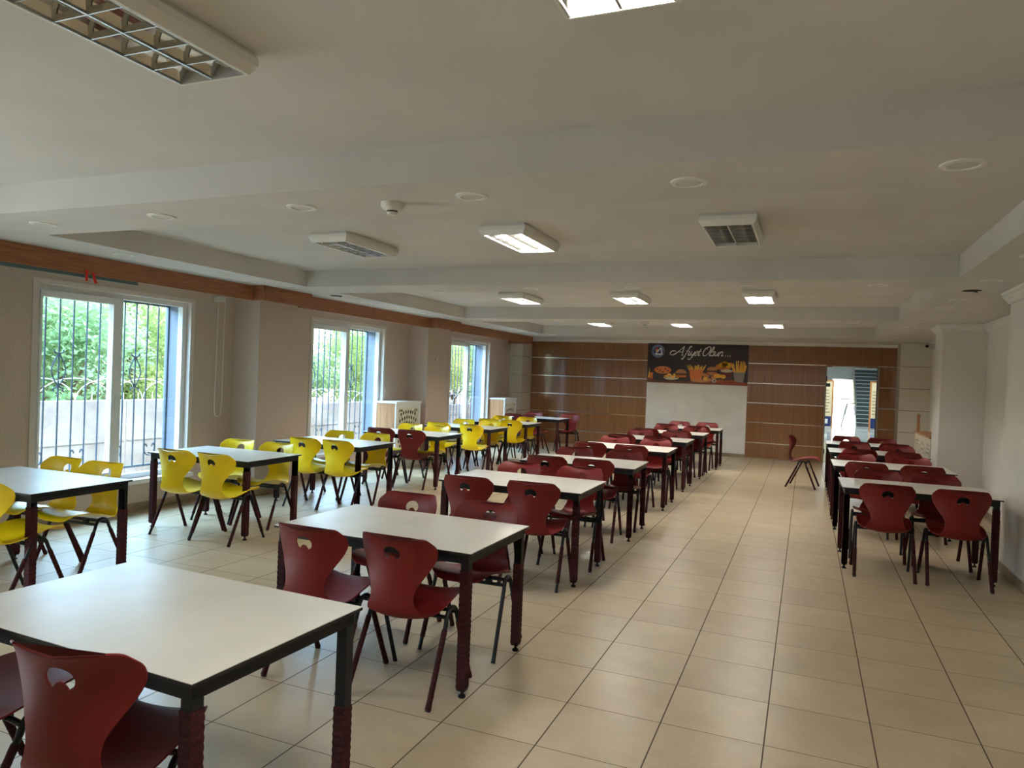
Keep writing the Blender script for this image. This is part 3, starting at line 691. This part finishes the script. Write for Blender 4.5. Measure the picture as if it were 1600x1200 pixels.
# ------------------------------------------------------------------ tables
TW, TD, TH = 1.19, .753, .712
def make_table():
    t = empty('canteen_table', (0, 0, 0))
    MB().box(-TW/2, TW/2, -TD/2, TD/2, TH-.002, TH, 0).build('tabletop', tabletop, t)
    MB().box(-TW/2-.0005, TW/2+.0005, -TD/2-.0005, TD/2+.0005, TH-.013, TH-.002).build('black_core', tedge, t)
    b = MB(); e = .02
    for sy_ in (-1, 1): b.box(-TW/2+e+.0235, TW/2-e-.0235, sy_*(TD/2-e-.012)-.012, sy_*(TD/2-e-.012)+.012, TH-.06, TH-.013)
    for sx in (-1, 1): b.box(sx*(TW/2-e-.012)-.012, sx*(TW/2-e-.012)+.012, -TD/2+e, TD/2-e, TH-.06, TH-.013)
    b.build('apron', blackm, t)
    return t
leg_me = MB().box(-.021, .021, -.021, .021, .035, TH-.0605, .002)
leg_proto = leg_me.build('leg', blackm); LEG = leg_proto.data; bpy.data.objects.remove(leg_proto)
f_ = MB().lathe([(0, 0), (.018, 0), (.019, .01), (.008, .016), (.008, .037)], seg=12).build('foot', tedge); FOOT = f_.data; bpy.data.objects.remove(f_)
WRAPS = []
for z0, z1 in ((.045, .50), (.045, .36), (.045, .62), (.05, .28)):
    b = MB(); n = int((z1-z0)/.014); s0 = .0226
    rings = []
    for k in range(n+1):
        z = z0+(z1-z0)*k/n; s_ = s0+(.0016 if k % 2 else 0)
        rings.append([b.bm.verts.new(p) for p in ((-s_, -s_, z), (s_, -s_, z+.003), (s_, s_, z), (-s_, s_, z+.003))])
    for A, Bq in zip(rings, rings[1:]):
        for k in range(4): b.bm.faces.new((A[k], A[(k+1) % 4], Bq[(k+1) % 4], Bq[k]))
    b.bm.faces.new(rings[0]); b.bm.faces.new(rings[-1])
    q = b.build('leg_wrap', maroon); WRAPS.append(q.data); bpy.data.objects.remove(q)
def addo(name, me, parent, loc=(0, 0, 0)):
    o = bpy.data.objects.new(name, me); C.objects.link(o); o.parent = parent; o.location = loc; return o
TABLE = {
 'M1': (-2.066, 1.858, -.042), 'M2': (-2.037, 3.487, -.014), 'M3': (-2.117, 5.517, .004), 'M4': (-2.104, 7.236, .02), 'M5': (-2.115, 9.118, .01),
 'M6': (-2.133, 10.78, 0), 'M7': (-2.11, 12.33, .01), 'M8': (-2.02, 13.85, 0),
 'L1': (-5.062, 3.382, .025), 'L2': (-5.17, 5.395, .018), 'L3': (-5.13, 7.08, .01), 'L4': (-5.11, 8.87, .015), 'L5': (-5.12, 10.62, .0), 'L6': (-5.12, 12.2, .01), 'L7': (-5.2, 14.2, 0),
 'R1': (.915, 7.262, .01), 'R2': (.9, 9.101, .011), 'R3': (.913, 10.91, .005), 'R4': (.909, 12.4, 0)}
ROWN = {'M': 'middle row', 'L': 'window row', 'R': 'right-hand row'}
COUNT = {'M': 8, 'L': 7, 'R': 4}
def tword(t):
    k = int(t[1])
    return 'nearest' if k == 1 else ('farthest' if k == COUNT[t[0]] else ORD[k-1])
proto = make_table(); first = True
rnd = random.Random(11)
WCH = {'M1': {(1, -1): 2, (1, 1): 1, (-1, -1): 2}, 'M2': {(1, -1): 1, (1, 1): 0, (-1, -1): 2}}
for tn, (x, y, a) in TABLE.items():
    o = proto if first else copy_tree(proto); first = False
    o.location = (x, y, 0); o.rotation_euler = (0, 0, a)
    tag(o, 'white-topped canteen table with black legs, the %s table of the %s' % (tword(tn), ROWN[tn[0]]), 'table', 'canteen tables')
    for sx in (-1, 1):
        for sy_ in (-1, 1):
            lg = addo('leg', LEG, o, (sx*(TW/2-.041), sy_*(TD/2-.041), 0))
            addo('foot', FOOT, lg)
            wc = WCH.get(tn, {}).get((sx, sy_), rnd.choice((0, 1, 2, 2, 3, None)))
            if wc is not None: addo('leg_wrap', WRAPS[wc], lg)['label'] = 'maroon lacing wound round the leg'

# ------------------------------------------------------------------ chairs
# side profile (forward y, z) from seat front to back top
PROF = spline([(.215, .418), (.20, .436), (.165, .446), (.08, .436), (-.02, .414), (-.10, .392), (-.160, .386), (-.203, .404), (-.226, .452), (-.228, .53), (-.222, .61), (-.224, .67), (-.236, .728), (-.257, .772), (-.275, .791)], 10)
SL = [0.]
for a_, b_ in zip(PROF, PROF[1:]): SL.append(SL[-1]+(b_-a_).length)
LT = SL[-1]
def prof(s):
    s = min(max(s, 0), LT)
    import bisect
    i = min(max(bisect.bisect_right(SL, s)-1, 0), len(SL)-2)
    t = (s-SL[i])/(SL[i+1]-SL[i]); p_ = PROF[i].lerp(PROF[i+1], t)
    j0, j1 = max(i-1, 0), min(i+2, len(PROF)-1)
    d = (PROF[j1]-PROF[j0]).normalized()
    return p_, Vector((d.y, -d.x)) # normal pointing to the sitter
def s_at_z(z):
    for i in range(len(PROF)-1, 0, -1):
        if PROF[i-1].y <= z <= PROF[i].y: return SL[i-1]+(z-PROF[i-1].y)/(PROF[i].y-PROF[i-1].y)*(SL[i]-SL[i-1])
S_ = s_at_z
HW = [(0, .06), (.008, .115), (.03, .155), (.07, .185), (.13, .203), (.20, .209), (.28, .206), (.34, .190), (.39, .162), (S_(.44), .137), (S_(.475), .121), (S_(.51), .117), (S_(.55), .127), (S_(.60), .155), (S_(.65), .186), (S_(.69), .204), (S_(.72), .208), (S_(.745), .204), (S_(.765), .19), (LT-.008, .172), (LT, .145)]
HWS = spline(HW, 4)
def crv(s):  # transverse curvature
    z0 = S_(.47)
    if s < .34: return .75
    if s > z0: return 1.0+min(1, (s-z0)/.15)*.75
    return .75+(s-.34)/(z0-.34)*.25
def surf(x, s, off=0):
    p_, n = prof(s)
    h = crv(s)*x*x
    k = min(1, max(0, (s-S_(.44))/.10))
    n = n.lerp(Vector((1, 0)), k).normalized()
    q = Vector((p_.x, p_.y))+n*(h+off)
    return Vector((x, q.x, q.y))
def nrm(x, s):
    e = 1e-3
    a = surf(x+e, s)-surf(x-e, s); b_ = surf(x, min(s+e, LT))-surf(x, max(s-e, 0))
    n = a.cross(b_).normalized(); p_, k = prof(s)
    return n if n.dot(Vector((0, k.x, k.y))) > 0 else -n
def shell():
    right = [(h.y, min(max(h.x, 0), LT)) for h in HWS]
    outline = [Vector((x, s)) for x, s in right]+[Vector((-x, s)) for x, s in reversed(right)]
    sh = S_(.791)-.100
    hole = []
    for k in range(15):
        a = math.radians(-28+236*k/14); hole.append(Vector((.047*math.cos(a), sh+.040*math.sin(a))))
    hole += [Vector((-.026, sh-.030)), Vector((-.012, sh-.012)), Vector((0, sh-.008)), Vector((.012, sh-.012)), Vector((.026, sh-.030))]
    ss = S_(.475); pts = list(outline)+hole; n0, n1 = len(outline), len(hole)
    edges = [(i, (i+1) % n0) for i in range(n0)]+[(n0+i, n0+(i+1) % n1) for i in range(n1)]
    def inside(p_, poly):
        c = False; j = len(poly)-1
        for i in range(len(poly)):
            a, b_ = poly[i], poly[j]
            if (a.y > p_.y) != (b_.y > p_.y) and p_.x < (b_.x-a.x)*(p_.y-a.y)/(b_.y-a.y)+a.x: c = not c
            j = i
        return c
    # dividing line across the waist
    hwss = min(.1205, .12); k0 = len(pts)
    for k in range(-4, 5): pts.append(Vector((k/4*.108, ss)))
    edges += [(k0+i, k0+i+1) for i in range(8)]
    st = .022; n = int(LT/st)
    for i in range(1, n):
        s = LT*i/n
        for k in range(-9, 10):
            q = Vector((k*.0235, s))
            if not inside(q, outline) or inside(q, hole): continue
            if min((q-o_).length for o_ in outline) < .012 or min((q-o_).length for o_ in hole) < .010 or abs(s-ss) < .009: continue
            pts.append(q)
    V, Ed, F, *_ = geometry.delaunay_2d_cdt(pts, edges, [], 0, 1e-5)
    tris = []
    for f in F:
        c = sum((V[i] for i in f), Vector((0, 0)))/len(f)
        if inside(c, outline) and not inside(c, hole): tris.append((tuple(f), c.y < ss))
    res = []
    T = .0065
    for seat in (True, False):
        tt = [t for t, q in tris if q == seat]
        ec = {}
        for t in tt:
            for i in range(3):
                e = (t[i], t[(i+1) % 3]); ec[tuple(sorted(e))] = ec.get(tuple(sorted(e)), 0)+1
        bnd = [e for e, c in ec.items() if c == 1 and not (abs(V[e[0]].y-ss) < 2e-3 and abs(V[e[1]].y-ss) < 2e-3)]
        verts, norms, faces = [], [], []
        def put(side):
            mp = {}
            for t in tt:
                for i in t:
                    if i not in mp:
                        x, s = V[i].x, V[i].y; nn = nrm(x, s); mp[i] = len(verts)
                        verts.append(surf(x, s)+nn*(T/2*side)); norms.append(nn*side)
            for t in tt:
                a, b_, c = (mp[i] for i in t)
                fn = (verts[b_]-verts[a]).cross(verts[c]-verts[a])
                faces.append((a, b_, c) if fn.dot(norms[a]) > 0 else (a, c, b_))
        put(1); put(-1)
        adj = {}
        for t in tt:
            for i in range(3): adj[tuple(sorted((t[i], t[(i+1) % 3])))] = t
        for e in bnd:
            i, j = e; t = adj[e]; k = [q for q in t if q not in e][0]
            A, Bq, K = (surf(V[q].x, V[q].y) for q in (i, j, k))
            o_ = ((A+Bq)/2-K); d = (Bq-A).normalized(); o_ = (o_-d*o_.dot(d)).normalized()
            ni, nj = nrm(V[i].x, V[i].y), nrm(V[j].x, V[j].y)
            b0 = len(verts)
            rim = [(A, ni, 1, 0), (Bq, nj, 1, 0), (Bq, nj, 0, .0022), (A, ni, 0, .0022), (Bq, nj, -1, 0), (A, ni, -1, 0)]
            for P, nn, sd, out_ in rim: verts.append(P+nn*(T/2*sd)+o_*out_); norms.append((o_+nn*sd*.8).normalized())
            for q in ((0, 1, 2, 3), (3, 2, 4, 5)):
                f = [b0+w_ for w_ in q]; fn = (verts[f[1]]-verts[f[0]]).cross(verts[f[2]]-verts[f[0]])
                faces.append(f if fn.dot(o_) > 0 else f[::-1])
        me = bpy.data.meshes.new('seat' if seat else 'backrest'); me.from_pydata(verts, [], faces)
        for p_ in me.polygons: p_.use_smooth = True
        me.normals_split_custom_set_from_vertices(norms)
        res.append(me)
    return res
SEAT_R, BACK_R = shell()
SEAT_Y, BACK_Y = SEAT_R.copy(), BACK_R.copy()
for q in (SEAT_R, BACK_R): q.materials.append(redp)
for q in (SEAT_Y, BACK_Y): q.materials.append(yelp)
# steel frame: two arches joined by cross bars; the four legs run down from the arches
def side_pts(sx):
    ap = Vector((sx*.213, -.005, .418))
    return ap
b = MB()
for sx in (-1, 1):
    arch = [(sx*.216, -.062, .355), (sx*.2145, -.05, .388), (sx*.2135, -.030, .412), (sx*.213, -.002, .420), (sx*.2135, .026, .412), (sx*.2145, .046, .388), (sx*.216, .058, .355)]
    b.tube(spline(arch, 4), .0115, 9)
for y, z in ((-.055, .385), (.05, .385)): b.tube([(-.214, y, z), (.214, y, z)], .0105, 8)
for sx in (-1, 1):
    for y in (-.055, .05): b.box(sx*.12-.016, sx*.12+.016, y-.014, y+.014, .382, .396 if y < 0 else .416)
fo = b.build('frame', blackm, None, True); FRAME = fo.data; bpy.data.objects.remove(fo)
CLEG = {}; CWRAP = {}
for sx in (-1, 1):
    for sy_ in (-1, 1):
        top = Vector((sx*.216, -.062 if sy_ < 0 else .058, .356)); bot = Vector((sx*.225, -.231 if sy_ < 0 else .205, .0))
        q = MB().tube([top, bot.lerp(top, .05), bot], [.0113, .0113, .0125], 9).build('leg', blackm, None, True); CLEG[sx, sy_] = q.data; bpy.data.objects.remove(q)
        for v, (t0, t1) in enumerate(((.02, .93), (.18, .85), (.03, .62))):
            n = 18; pts = [bot.lerp(top, t0+(t1-t0)*k/n) for k in range(n+1)]
            q = MB().tube(pts, [.0137+(.0009 if k % 2 else 0)+(.002 if k == 0 else 0) for k in range(n+1)], 9).build('leg_wrap', maroon, None, True); CWRAP[sx, sy_, v] = q.data; bpy.data.objects.remove(q)
def chair(x, y, rz, colour, label, group, wr):
    t = empty('plastic_chair', (x, y, 0), rz, label, 'chair', group)
    addo('seat', SEAT_R if colour == 'red' else SEAT_Y, t); addo('backrest', BACK_R if colour == 'red' else BACK_Y, t); addo('frame', FRAME, t)
    for sx in (-1, 1):
        for sy_ in (-1, 1):
            lg = addo('leg', CLEG[sx, sy_], t); v = wr.choice((0, 0, 0, 1, 2, None))
            if v is not None: addo('leg_wrap', CWRAP[sx, sy_, v], lg)
    return t
CH = {
 'M1': dict(), 'M2': dict(nl=(486, 829), nr=(627, 845), fl=(638, 773), fr=(762, 788)),
 'M3': dict(nl=(733, 749), nr=(840, 757), fl=(810, 728), fr=(905, 734)), 'M4': dict(nl=(856, 714), nr=(930, 719), fl=(899, 704), fr=(974, 708)),
 'M5': dict(nl=(925, 694), nr=(990, 699), fl=(957, 684), fr=(1023, 690)), 'M6': dict(nl=(975, 681.5), nr=(1032, 684), fl=(999, 673), fr=(1053, 677)),
 'M7': dict(nl=(1012, 671), nr=(1064, 675), fl=(1040, 665), fr=(1086, 669)), 'M8': dict(nl=(1040, 663), nr=(1095, 667.5), fl=(1057, 659.5), fr=(1104, 661)),
 'L1': dict(nr=(-32, 748), fl=(108, 722), fr=(172, 730)), 'L2': dict(nl=(265, 710), nr=(335, 718), fl=(380, 695), fr=(440, 699)),
 'L3': dict(nl=(470, 688), nr=(528.5, 693), fl=(537, 680), fr=(592, 684)), 'L4': dict(nl=(590, 669.5), nr=(638, 673), fl=(645, 667.5), fr=(686, 672)),
 'L5': dict(nl=(683, 664), nr=(734, 669), fl=(727, 659), fr=(768, 662.5)), 'L6': dict(nl=(762, 657.5), nr=(797, 660), fl=(787, 653.5), fr=(825, 656)),
 'L7': dict(nl=(801, 648.5), nr=(832, 651), fl=(836, 645.5), fr=(880, 646.5)),
 'R1': dict(nl=(1388, 760), nr=(1505, 769.5), fl=(1370, 738), fr=(1462, 745)), 'R2': dict(nl=(1356, 727), nr=(1443, 732), fl=(1339, 711), fr=(1422, 718)),
 'R3': dict(nl=(1343, 706), nr=(1413, 711), fl=(1335, 696), fr=(1408, 702)), 'R4': dict(nl=(1337, 695), nr=(1400, 699), fl=(1323, 686), fr=(1377, 690))}
def ray(u, v): return RT*((u-800)/FPX)+UP*((600-v)/FPX)+FW
rnd = random.Random(5); wr = random.Random(8)
for tn, cs in CH.items():
    tx, ty, ta = TABLE[tn]
    for k, (u, v) in cs.items():
        near = k[0] == 'n'; e = ty-TD/2 if near else ty+TD/2
        d = ray(u, v); t_ = (.775-1.57)/d.z if d.z < -1e-4 else 1e3
        meas = d.y*t_; base = e-(.20 if near else -.22)
        if tn[0] == 'L' and near: base = e-.12
        yb = base+max(-.12, min(.12, (meas-base)*.35))
        if tn in ('M1', 'M2', 'R1'): yb = meas-(.03 if tn == 'R1' and near else 0)
        yb = min(yb, e-.14) if near else max(yb, e+.14)
        x = d.x/d.y*yb
        hx_ = TW/2-.06-.235+(.10 if tn[0] == 'L' else 0)
        if (near and yb > e-.25) or (not near and yb < e+.25): x = max(tx-hx_, min(tx+hx_, x))
        if tn == 'L7' and k == 'fr': x = tx+.52; yb = e+.3
        if tn == 'L7' and k == 'nr': yb = e-.3
        if tn[0] == 'M': x += -.045 if near else .03
        y0 = yb+.24 if near else yb-.24
        colour = 'yellow' if tn[0] == 'L' and tn != 'L7' and not (tn == 'L4' and near) else 'red'
        lab = '%s plastic chair, %s seat on the %s side of the %s table, %s' % (colour, 'left' if k[1] == 'l' else 'right', 'near' if near else 'far', tword(tn), ROWN[tn[0]])
        rz = (0 if near else math.pi)+rnd.uniform(-.05, .05)+ta
        if tn in ('M1', 'M2') and near: rz = ta
        if tn == 'L7' and k == 'nr': rz = -.5
        chair(x, y0, rz, colour, lab, '%s chairs in the %s' % (colour, ROWN[tn[0]]), wr)
chair(-1.875, 1.561, .194, 'red', 'red plastic chair, right seat on the near side of the nearest table, middle row', 'red chairs in the middle row', wr)
chair(-2.50, 1.63, -.12, 'red', 'red plastic chair cut by the left picture edge at the nearest middle-row table', 'red chairs in the middle row', wr)
chair(.01, 12.19, -math.pi/2-.13, 'red', 'lone red plastic chair standing sideways in the aisle before the far wall', None, wr)

# ------------------------------------------------------------------ lobby beyond the doorway
LY0, LY1, LX0, LX1, LZ = YF+.2, 39., -5., 7., 3.3
struct(MB().box(LX0, LX1, LY0, LY1+8, -.15, -.001).build('floor_lobby', lobby_floor))
struct(MB().box(LX0, LX1, LY0, LY1, LZ, LZ+.2).build('ceiling_lobby', plaster))
struct(MB().box(LX0-.2, LX0, LY0, LY1, 0, LZ).build('wall_lobby_left', plaster))
struct(MB().box(LX1, LX1+.2, LY0, LY1, 0, LZ).build('wall_lobby_right', plaster))
struct(MB().box(LX0, DX0-.03, LY0, LY0+.02, 0, LZ).box(DX1+.03, LX1, LY0, LY0+.02, 0, LZ).box(DX0-.03, DX1+.03, LY0, LY0+.02, DZ+.03, LZ).build('wall_lobby_near', plaster))
struct(MB().box(LX0, 1.15, LY1, LY1+.2, 0, LZ).box(2.35, LX1, LY1, LY1+.2, 0, LZ).box(1.15, 2.35, LY1, LY1+.2, 2.05, LZ).build('wall_lobby_far', white))
gd = struct(MB().box(1.15, 1.2, LY1, LY1+.1, 0, 2.05).box(2.3, 2.35, LY1, LY1+.1, 0, 2.05).box(1.2, 2.3, LY1, LY1+.1, 2.0, 2.05).box(1.2, 2.3, LY1, LY1+.1, 1.02, 1.06).build('door_2', aluminium))
MB().box(1.2, 2.3, LY1+.04, LY1+.05, 0, 2.0).build('glass_pane', glass, gd)
def notice(name, x0, x1, y, h, label, seed):
    t = empty(name, ((x0+x1)/2, y, 0), 0, label, 'notice board', 'lobby notice boards'); hw = (x1-x0)/2
    orange = MAT.get('board_frame') or mat('board_frame', srgb(196, 128, 72), .4)
    MB().box(-hw, -hw+.05, -.03, .03, 0, h).box(hw-.05, hw, -.03, .03, 0, h).box(-hw+.05, hw-.05, -.03, .03, h-.05, h).build('frame', orange, t)
    MB().box(-hw+.05, hw-.05, -.015, .015, .08, h-.05).build('board', MAT.get('board_paper') or mat('board_paper', srgb(236, 216, 176), .6), t)
    MB().box(-hw+.06, hw-.06, -.03, -.016, .1, .48).build('navy_panel', navy, t)
    MB().box(-.06, .06, -.034, -.03, .2, .38).build('pale_mark', lettering, t)
    rr = random.Random(seed)
    for k in range(8):
        z = .62+k*.12; MB().box(-hw+.09, hw-.09-rr.uniform(0, .1), -.02, -.0155, z, z+.03).build('text_line', MAT.get('print_grey') or mat('print_grey', srgb(150, 130, 104), .6), t)
    MB().box(-.06, .1, -.02, -.0155, h-.25, h-.12).build('crest', darkhole, t)
notice('notice_board', .50, .96, 30, 1.86, 'wooden-framed notice board seen through the doorway, left of the bright floor', 1)
notice('notice_board', 2.20, 2.78, 30, 1.86, 'wooden-framed notice board seen through the doorway, in front of the stairs', 2)
stm = mat('stair_dark', srgb(62, 72, 72), .5); stn = mat('stair_nosing', srgb(188, 204, 206), .4)
st = empty('staircase', (2.0, 33.4, 0), 0, 'dark staircase with pale nosings seen through the doorway', 'staircase')
for k in range(15):
    q = MB().box(0, 1.9, k*.28, k*.28+.3, 0 if k < 1 else k*.165-.1, (k+1)*.165-.025).build('step', stm, st)
    MB().box(-.01, 1.91, k*.28-.01, k*.28+.04, (k+1)*.165-.025, (k+1)*.165).build('nosing', stn, q)
rl = MB().tube([(-.05, 0, .95), (-.05, 4.0, 3.2)], .03, 8)
for k in range(8): rl.tube([(-.05, k*.55, k*.31), (-.05, k*.55, .95+k*.31)], .014, 6)
rl.tube([(-.05, 0, .95), (-.4, -.3, .92), (-.6, -.3, .0)], .025, 8)
rl.build('railing', aluminium, st)

# ------------------------------------------------------------------ yard outside
struct(MB().box(-40, XL-WT-.03, -15, 45, -.75, -.55).build('ground', soil))
struct(MB().box(-6, 12, LY1+8, 80, -.4, -.2).build('ground_entrance', concrete))
gw = MB()
for k in range(14):
    y = -6+k*2.4; z1 = .93 if y < 9.5 else .93-.07*min(5, (y-9.5)/1.6)
    gw.box(-10.4, -10.15, y, y+2.395, -.7, z1, .01); gw.box(-10.16, -10.13, y+.02, y+2.37, .28, .31)
struct(gw.build('wall_garden', concrete))
af = empty('arch_fence', (0, 0, 0), 0, 'white wire fence of crossing arches on top of the garden wall outside', 'fence')
b = MB()
for k in range(46):
    y = -5+k*.6; z1 = (.93 if y < 9.5 else .93-.07*min(5, (y-9.5)/1.6))+.006
    b.tube([(-10.28, y+.6*math.cos(a), z1+.34*math.sin(a)) for a in [math.pi*q/10 for q in range(11)]], .005, 5)
b.build('arch_wire', pvc, af)
b = MB()
for k in range(100):
    y = -5+k*.28; z1 = (.93 if y < 9.5 else .93-.07*min(5, (y-9.5)/1.6))+.001
    b.tube([(-10.28, y, z1), (-10.28, y, z1+.12)], [.009, .003], 5)
b.build('spike', pvc, af)
def foliage(seed, n, R, H, m):
    rr = random.Random(seed); b = MB(); bm = b.bm
    blobs = [(rr.uniform(-R*.6, R*.6), rr.uniform(-R*.6, R*.6), rr.uniform(.16, .88)*H, rr.uniform(.35, .6)*R) for _ in range(13)]
    for _ in range(n):
        bx_, by_, bz_, br_ = rr.choice(blobs)
        th, ph = rr.uniform(0, 2*math.pi), math.acos(rr.uniform(-1, 1)); q = br_*rr.uniform(.55, 1.0)
        c = Vector((bx_+q*math.sin(ph)*math.cos(th), by_+q*math.sin(ph)*math.sin(th), bz_+q*math.cos(ph)*.8))
        u = Vector((rr.uniform(-1, 1), rr.uniform(-1, 1), rr.uniform(-1, 1))).normalized(); v = u.orthogonal().normalized(); s_ = rr.uniform(.035, .075)
        bm.faces.new([bm.verts.new(c+d_) for d_ in (u*s_, v*s_*.5, -u*s_, -v*s_*.5)])
    q = b.build('foliage', m); me = q.data; bpy.data.objects.remove(q); return me
FOL = [foliage(1, 13000, 1.75, 3.5, leaf_a), foliage(2, 13000, 1.7, 3.6, leaf_b), foliage(3, 11000, 1.6, 3.2, leaf_c)]
tb = MB().tube([(0, 0, -.05), (.05, .02, 1.0), (-.05, .06, 2.2)], [.11, .09, .05], 8)
for a in (0, 1.3, 2.6, 3.9, 5.2): tb.tube([(0, .02, 1.0), (math.cos(a)*.5, math.sin(a)*.5, 1.7), (math.cos(a)*.9, math.sin(a)*.9, 2.2)], [.05, .03, .015], 6)
q = tb.build('trunk', bark, None, True); TRUNK = q.data; bpy.data.objects.remove(q)
rnd = random.Random(21)
spots = [(-12.6, 1.2, 0), (-12.4, 4.0, 1), (-13.0, 6.6, 0), (-12.3, 8.8, 1), (-13.1, 10.9, 0), (-12.5, 13.2, 2), (-13.0, 15.6, 1), (-12.6, 18.2, 0), (-13.2, 20.6, 2), (-12.7, 23.2, 2), (-13.3, 26.2, 1), (-15.6, 9.8, 1), (-15.8, 14.6, 0), (-15.7, 22.5, 1), (-12.9, 29.5, 0)]
KIND = ['green leafy tree', 'blue-green bushy tree', 'yellowish loose tree']
for k, (x, y, kd) in enumerate(spots):
    t = empty('garden_tree', (x, y, -.55), rnd.uniform(0, 6), '%s beyond the garden wall, %s outside from the left' % (KIND[kd], ORD[k] if k < 14 else 'last'), 'tree', 'trees beyond the garden wall')
    f = addo('foliage', FOL[kd], t, (0, 0, .45)); s_ = rnd.uniform(.9, 1.05); f.scale = (s_, s_, s_*.99); addo('trunk', TRUNK, t)
